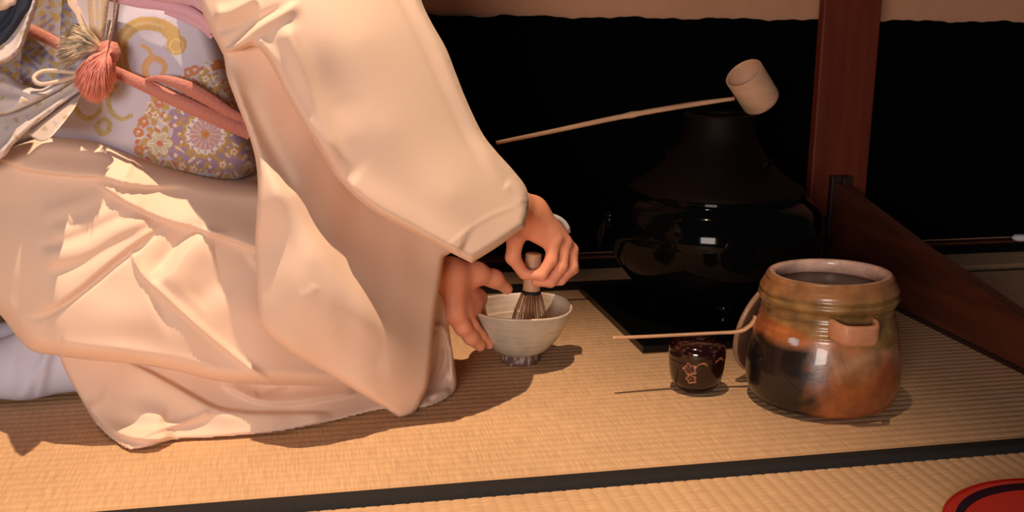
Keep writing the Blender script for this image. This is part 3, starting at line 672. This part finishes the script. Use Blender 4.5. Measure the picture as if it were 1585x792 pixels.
# --- obi (wide brocade sash)
def stroke(q, pts, w0, w1=None):
    w1 = w0 if w1 is None else w1
    d, _, pos = dist_poly(q, crom(pts, 4)); return d/(w0+(w1-w0)*pos)
def obi_paint(q):
    n = len(q); x, y = q[:, 0], q[:, 1]; col = np.tile([.56, .55, .68], (n, 1))
    gold = np.array([.50, .35, .13]); orange = np.array([.58, .22, .11]); cream = np.array([.78, .70, .62]); purple = np.array([.36, .27, .42]); olive = np.array([.42, .36, .16]); white = np.array([.80, .76, .76])
    def put(mask, c, a=1.0): col[mask] = col[mask]*(1-a)+np.array(c)*a
    def sw(pts, w0, w1, c): put(stroke(q, pts, w0, w1) < 1, c)
    # great scroll
    S1 = [(196, 118), (188, 92), (188, 66), (200, 46), (222, 36), (250, 40), (268, 52)]
    sw(S1, 9, 11, gold); sw(S1, 2.2, 3, [.58, .44, .22]); put(np.hypot(x-273, y-69) < 16, gold); put(np.hypot(x-262, y-50) < 11, gold); put(abs(np.hypot(x-273, y-71)-10) < 1.3, [.64, .48, .22])
    S2 = [(226, 118), (224, 104), (232, 92), (246, 92), (256, 102), (252, 113)]
    sw(S2, 6, 4, [.64, .38, .17]); sw([(220, 70), (232, 78), (234, 92), (226, 104)], 3, 4, [.66, .42, .20])
    # small curls
    for pts, w, c in (([(116, 158), (122, 176), (138, 184), (154, 172), (156, 158)], 5, olive), ([(180, 132), (168, 150), (172, 172), (188, 184), (204, 178)], 5, olive), ([(150, 196), (156, 206), (166, 204), (170, 192), (162, 184), (152, 190)], 5, olive)): sw(pts, w, w*.6, c)
    m = (((x*.7).astype(int)+(y*.7).astype(int)) % 3 == 0) & (y > 120) & (x < 215); put(m & (np.abs(col-olive).sum(1) < .1), [.55, .5, .3])
    # floral field, lower right
    fld = np.array([(232, 150), (262, 128), (300, 105), (345, 95), (372, 150), (402, 240), (395, 290), (330, 280), (262, 262), (212, 238), (210, 200), (225, 175)], float)
    ins = inside(q, crom(fld, 6, True)); dd, _, _ = dist_poly(q, crom(fld, 6, True), True)
    sx = np.sin(x/3.1+1.5*np.sin(y/6.))+np.sin(y/2.9+1.7*np.sin(x/5.)); s2 = np.sin(x/4.3+2*np.cos(y/7.))*np.cos(y/3.7+1.2*np.sin(x/6.))
    put(ins & (sx+.0*dd > .30), gold); put(ins & (sx < -1.0), orange*.9); put(ins & (s2 > .74), cream)
    pf = inside(q, crom([(262, 172), (285, 168), (300, 160), (370, 178), (388, 220), (372, 262), (310, 262), (270, 248), (255, 225), (268, 205)], 6, True))
    put(pf, purple); put(pf & (sx > .8), gold); put(pf & (s2 > .7), cream)
    for (cx_, cy_, R_, np_) in ((318, 208, 33, 16), (247, 222, 20, 6)):
        dx, dy = x-cx_, y-cy_; r = np.hypot(dx, dy); th = np.arctan2(dy, dx)
        if R_ > 30:
            put(r < R_+4+2*np.cos(th*16), gold); put(r < R_-2+1.5*np.cos(th*16), white); put((r < R_-2) & (r > R_-9) & (np.abs(np.sin(th*8)) < .35), purple)
            put(r < R_-9, [.56, .36, .40]); put((r < R_-9) & (np.abs(np.sin(th*8)) < .33), [.75, .62, .55]); put((r < R_-9) & (np.abs(np.sin(th*8+.9)) < .22), [.40, .33, .55]); put(r < 7, gold); put(r < 4, orange)
        else:
            pet = R_*(.62+.38*np.abs(np.cos(th*3))); put(r < pet+2.5, gold); put(r < pet, [.70, .66, .55]); put((r < pet-4) & (r > 6), [.52, .50, .38]); put((r < pet-4) & (np.abs(np.sin(th*3)) < .14), white); put(r < 5, [.55, .18, .14])
    for (cx_, cy_) in ((222, 188), (214, 205), (292, 112), (338, 100), (246, 160), (302, 108), (215, 232)):
        r = np.hypot(x-cx_, y-cy_); put(abs(r-5.5) < 2.2, orange)
    for (cx_, cy_) in ((262, 148), (318, 122), (330, 145), (352, 130), (240, 178), (362, 235), (345, 255), (300, 262), (375, 200), (282, 258)):
        dx, dy = x-cx_, y-cy_; r = np.hypot(dx, dy); th = np.arctan2(dy, dx); put(r < 10*(.6+.4*np.abs(np.cos(th*2.5))), gold); put(r < 6*(.6+.4*np.abs(np.cos(th*2.5))), cream); put(r < 2, orange)
    # upper left
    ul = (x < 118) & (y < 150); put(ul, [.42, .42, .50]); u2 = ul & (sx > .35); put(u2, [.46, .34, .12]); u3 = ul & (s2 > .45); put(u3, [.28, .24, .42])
    return col
O_out = [(-120, -60), (100, -150), (290, -150), (320, -20), (348, 70), (372, 160), (392, 215), (401, 250), (392, 266), (364, 281), (320, 280), (262, 268), (200, 250), (140, 235), (60, 230), (0, 245), (-90, 240), (-130, 100)]
O_ctl = [(-110, 50, 1.44), (0, 50, 1.375), (0, 200, 1.37), (100, 0, 1.355), (100, 120, 1.345), (200, 0, 1.33), (200, 120, 1.322), (150, 220, 1.345), (300, 0, 1.315), (300, 120, 1.308), (280, 260, 1.335), (350, 100, 1.318), (380, 200, 1.33), (398, 250, 1.36), (200, -140, 1.36)]
obi = cloth('obi_sash', O_out, O_ctl, M['obi'], PR, [([(120, 60), (200, 40), (260, 20)], 20, 20, .003)], backabs=1.64, rnd=(.07, 34), step=2.0, paint=obi_paint)
# cord, tied in front: two braids
def ribbon(name, pts, w, mat_, thick=.003, parent=PR, tilt=None):
    """flat band following px/depth points; width across is taken in the picture plane at that depth"""
    c = crom(pts, 5); V = []; n = len(c)
    ww = np.interp(np.linspace(0, 1, n), np.linspace(0, 1, len(w)), w) if hasattr(w, '__len__') else np.full(n, w)
    for i in range(n):
        d = c[min(i+1, n-1)][:2]-c[max(i-1, 0)][:2]; d = d/max(np.linalg.norm(d), 1e-6); nn = np.array([-d[1], d[0]])
        for s, dy in ((-.5, -.2), (-.44, -.95), (0, -1), (.44, -.95), (.5, -.2)):
            V.append(P(c[i][0]+nn[0]*ww[i]*s, c[i][1]+nn[1]*ww[i]*s, c[i][2]+dy*thick))
        for s in (.5, -.5): V.append(P(c[i][0]+nn[0]*ww[i]*s, c[i][1]+nn[1]*ww[i]*s, c[i][2]+.004))
    Fc = []
    for i in range(n-1):
        for k in range(7): Fc.append((i*7+k, i*7+(k+1) % 7, (i+1)*7+(k+1) % 7, (i+1)*7+k))
    Fc += [tuple(range(7)), tuple((n-1)*7+k for k in range(7))[::-1]]
    return mesh_obj(name, V, Fc, mat_, parent)
oc = ribbon('obi_cord', [(176, 110, 1.310), (215, 128, 1.302), (262, 150, 1.297), (310, 172, 1.296), (350, 190, 1.303), (388, 206, 1.312)], [17, 20, 22, 22, 22], M['cord'], .004)
ribbon('obi_cord', [(225, 123, 1.300), (250, 122, 1.288), (285, 133, 1.286), (320, 152, 1.292), (355, 174, 1.302), (388, 192, 1.312)], [4, 15, 22, 20, 16, 14], M['cord'], .004)
ribbon('obi_cord', [(40, 44, 1.355), (66, 56, 1.345), (98, 72, 1.335)], [20, 19, 17], M['cord'], .004)
# lilac scarf above the sash
for i, (pts, w) in enumerate([([(170, -6, 1.322), (215, 2, 1.308), (260, 8, 1.298), (300, 22, 1.290), (330, 48, 1.292)], [16, 20, 20, 18, 12]),
                 ([(200, -14, 1.31), (260, -8, 1.29), (300, -2, 1.28), (330, 22, 1.28)], [20, 24, 24, 16]),
                 ([(255, 18, 1.302), (285, 28, 1.294), (312, 42, 1.292), (328, 58, 1.298)], [7, 11, 11, 7])]):
    ribbon('scarf', pts, w, M['scarf'], .007)
# bow folds radiating from the knot
def bow_paint(seed, base=(.70, .60, .56)):
    def f(q):
        n = len(q); col = np.tile(base, (n, 1)); x, y = q[:, 0], q[:, 1]
        s = np.sin(x/5.3+seed)+np.sin(y/4.1+2*seed+np.sin(x/9.)); m = s > 1.62; col[m] = [.52, .42, .26]; m = s < -1.8; col[m] = [.50, .46, .58]; return col
    return f
cloth('bow_fold', [(-60, 105), (-60, 180), (0, 178), (40, 165), (80, 146), (118, 124), (118, 124), (122, 112), (90, 122), (62, 138), (30, 128), (0, 110)],
      [(-60, 140, 1.34), (0, 145, 1.300), (60, 150, 1.292), (120, 118, 1.298), (0, 112, 1.32)], M['bow'], PR, [([(-40, 118), (0, 128), (50, 146), (80, 145), (118, 120)], 3, 8, .008), ([(-40, 150), (20, 155), (70, 146)], 9, 9, .005)], back=.012, rnd=(.006, 6), step=3, paint=bow_paint(1, (.60, .54, .54)))
cloth('bow_fold', [(-60, 176), (-60, 260), (0, 246), (22, 222), (60, 186), (100, 158), (126, 140), (126, 140), (122, 122), (84, 142), (40, 160), (0, 172)],
      [(-60, 220, 1.32), (0, 220, 1.290), (60, 180, 1.284), (120, 132, 1.292)], M['bow'], PR, [([(-10, 246), (18, 218), (60, 182), (124, 138)], 5, 5, .008), ([(0, 185), (60, 165), (118, 132)], 10, 10, -.004)], back=.012, rnd=(.006, 6), step=3, paint=bow_paint(3, (.68, .60, .58)))
cloth('bow_fold', [(44, 206), (60, 218), (74, 216), (90, 200), (112, 172), (130, 142), (130, 142), (112, 146), (82, 168), (56, 190)],
      [(50, 208, 1.280), (100, 170, 1.278), (128, 145, 1.288)], M['bow'], PR, [([(60, 204), (95, 172), (124, 146)], 9, 9, .003)], back=.010, rnd=(.004, 5), step=3, paint=bow_paint(20, (.72, .60, .55)))
ribbon('bow_fold', [(118, 118, 1.292), (90, 126, 1.284), (62, 130, 1.280), (52, 120, 1.282), (66, 110, 1.288), (92, 110, 1.292), (118, 113, 1.294)], [7, 7, 6, 7, 6, 7, 6], M['silk'], .002)
cloth('bow_fold', [(100, -60), (104, 0), (118, 26), (132, 58), (140, 56), (134, 22), (128, -60)], [(110, 0, 1.31), (136, 56, 1.305)], M['bow'], PR, [([(112, -20), (126, 30), (136, 56)], 4, 4, .005)], back=.01, rnd=(.005, 5), step=3, paint=bow_paint(20, (.74, .60, .52)))
cloth('bow_fold', [(132, -60), (136, 10), (142, 56), (158, 60), (166, 20), (172, -60)], [(150, 0, 1.305), (150, 56, 1.302), (136, 0, 1.31)], M['bow'], PR, [([(142, -20), (146, 50)], 3, 3, .004), ([(152, -20), (152, 56)], 3, 3, .004), ([(162, -20), (156, 56)], 3, 3, .004)], back=.01, rnd=(.004, 5), step=3, paint=bow_paint(8, (.60, .48, .36)))
cloth('bow_fold', [(172, -60), (176, 10), (166, 64), (174, 66), (190, 24), (200, 4), (198, -60)], [(180, 0, 1.315), (170, 60, 1.305)], M['bow'], PR, [([(186, -10), (172, 60)], 5, 5, .004)], back=.01, rnd=(.004, 5), step=3, paint=bow_paint(20, (.74, .64, .60)))
# big loop edge and navy lining at the top left
cloth('bow_loop', [(-80, -60), (64, -60), (58, 0), (48, 30), (36, 66), (28, 82), (0, 100), (-80, 110)], [(-80, 0, 1.33), (0, 90, 1.275), (40, 30, 1.285), (60, -40, 1.30), (0, 0, 1.305)], M['bow'], PR,
      [([(58, -50), (54, 0), (44, 30), (30, 72), (0, 94), (-40, 104)], 6, 7, .012, (.02, .02)), ([(40, -20), (20, 40), (0, 66)], 8, 8, -.006)], back=.02, rnd=(.008, 6), step=3, paint=bow_paint(20, (.66, .58, .58)))
cloth('navy_lining', [(-70, -60), (47, -60), (48, 4), (34, 26), (14, 54), (-10, 76), (-70, 84)], [(-70, 0, 1.280), (0, 30, 1.278), (36, -10, 1.278)], M['navy'], PR, [([(34, -20), (16, 24), (-10, 52)], 4, 4, -.004)], back=.006, rnd=(.003, 4), step=4)
cloth('bow_loop', [(-70, -60), (26, -60), (27, 0), (16, 10), (0, 17), (-70, 26)], [(-70, 0, 1.27), (26, 0, 1.275), (0, 16, 1.272)], M['bow'], PR, [([(0, -10), (-20, 10)], 12, 12, .004)], back=.008, rnd=(.004, 4), step=4, paint=bow_paint(20, (.72, .56, .44)))
# tassels
def strands(name, root, tips, n, spread, mat_, r=.0007, bulge=.006):
    mb = MB(); a = np.array(P(*root))
    for k in range(n):
        t = random.random(); i = t*(len(tips)-1); j = min(int(i), len(tips)-2); f = i-j
        e = np.array(tips[j])*(1-f)+np.array(tips[j+1])*f
        dep = random.uniform(-1, 1); L = random.uniform(.86, 1.04)
        b = np.array(P(e[0], e[1], e[2])); b = a+(b-a)*L+np.array([random.gauss(0, spread), dep*bulge, random.gauss(0, spread)])
        m = (a+b)/2+np.array([random.gauss(0, spread*.8), dep*bulge*1.3-bulge*.7, .004+random.gauss(0, spread*.8)])
        m1 = a*.7+m*.3+np.array([0, dep*bulge*.9, 0])
        mb.tube([a+np.array([random.gauss(0, .002), dep*.003, random.gauss(0, .002)]), m1, m, b], [r, r*1.1, r, r*.4], 4)
    o = mb.build(name, mat_, PR); o['kind'] = 'stuff'; return o
strands('coral_tassel', (170, 76, 1.286), [(119, 112, 1.284), (120, 132, 1.282), (134, 150, 1.282), (150, 157, 1.282), (166, 146, 1.284), (178, 122, 1.288)], 1500, .0014, M['tassel'], .0007, .013)
strands('fringe_tassel', (160, 74, 1.292), [(118, 36, 1.292), (102, 46, 1.290), (90, 66, 1.288), (88, 88, 1.288), (100, 106, 1.290)], 420, .0015, M['fringe'], .0006, .008)
ks = P(168, 80, 1.290); mb = MB(); mb.lathe([(0, -.014), (.010, -.010), (.0135, 0), (.010, .010), (0, .013)], tuple(ks), 24); mb.build('cord_knot', M['cord'], PR)

# --- bodice above the sash (beyond the top of the picture)
Vb, Qb = sdf_mesh([(np.array((-.15, cY, .50)), np.array((-.04, cY, .60)), .135, .125), (np.array((-.03, 1.40, .60)), np.array((-.03, 1.56, .60)), .075, .075),
                   (np.array((-.03, 1.39, .60)), np.array((.0, 1.39, .52)), .075, .075), (np.array((-.03, 1.58, .60)), np.array((.05, 1.56, .42)), .085, .075), (np.array((.05, 1.56, .42)), np.array((.10, 1.50, .26)), .075, .055)], .008, .03)
mesh_obj('bodice', Vb, [tuple(int(i) for i in f)[::-1] for f in Qb], K, PR)
# --- white split-toed socks
def sock(cy, zt, xo=0.0):
    a = lambda x, z, y=0: np.array((x+xo, cy+y, z))
    pr_ = [(a(-.275, .050), a(-.35, .046), .040, .040), (a(-.35, .046), a(-.46, .036), .040, .032), (a(-.46, .036), a(-.53, .026), .034, .024), (a(-.25, .055), a(-.17, .055), .036, .034), (a(-.46, .032, .02), a(-.52, .022, .026), .022, .018)]
    pr_.append((a(-.300, .072), a(-.330, .074), .030, .026))
    V, Q = sdf_mesh(pr_, .004, .018)
    V = V.copy(); 
    w = np.exp(-((V[:, 0]+.318-.30*(V[:, 2]-.05))/.005)**2)+.8*np.exp(-((V[:, 0]+.338-.55*(V[:, 2]-.03))/.007)**2)+.5*np.exp(-((V[:, 0]+.365-.1*V[:, 2])/.012)**2)
    V[:, 1] -= .007*w*(V[:, 1] < cy); V[:, 2] += .003*w
    V[:, 2] = np.maximum(V[:, 2], .003)
    return V, [tuple(int(i) for i in f)[::-1] for f in Q]
V, Q = sock(1.435, .1); mesh_obj('sock', V, Q, M['sock'], PR)
V, Q = sock(1.535, .1, -.0); mesh_obj('sock', V, Q, M['sock'], PR)
fix_parent(PR)
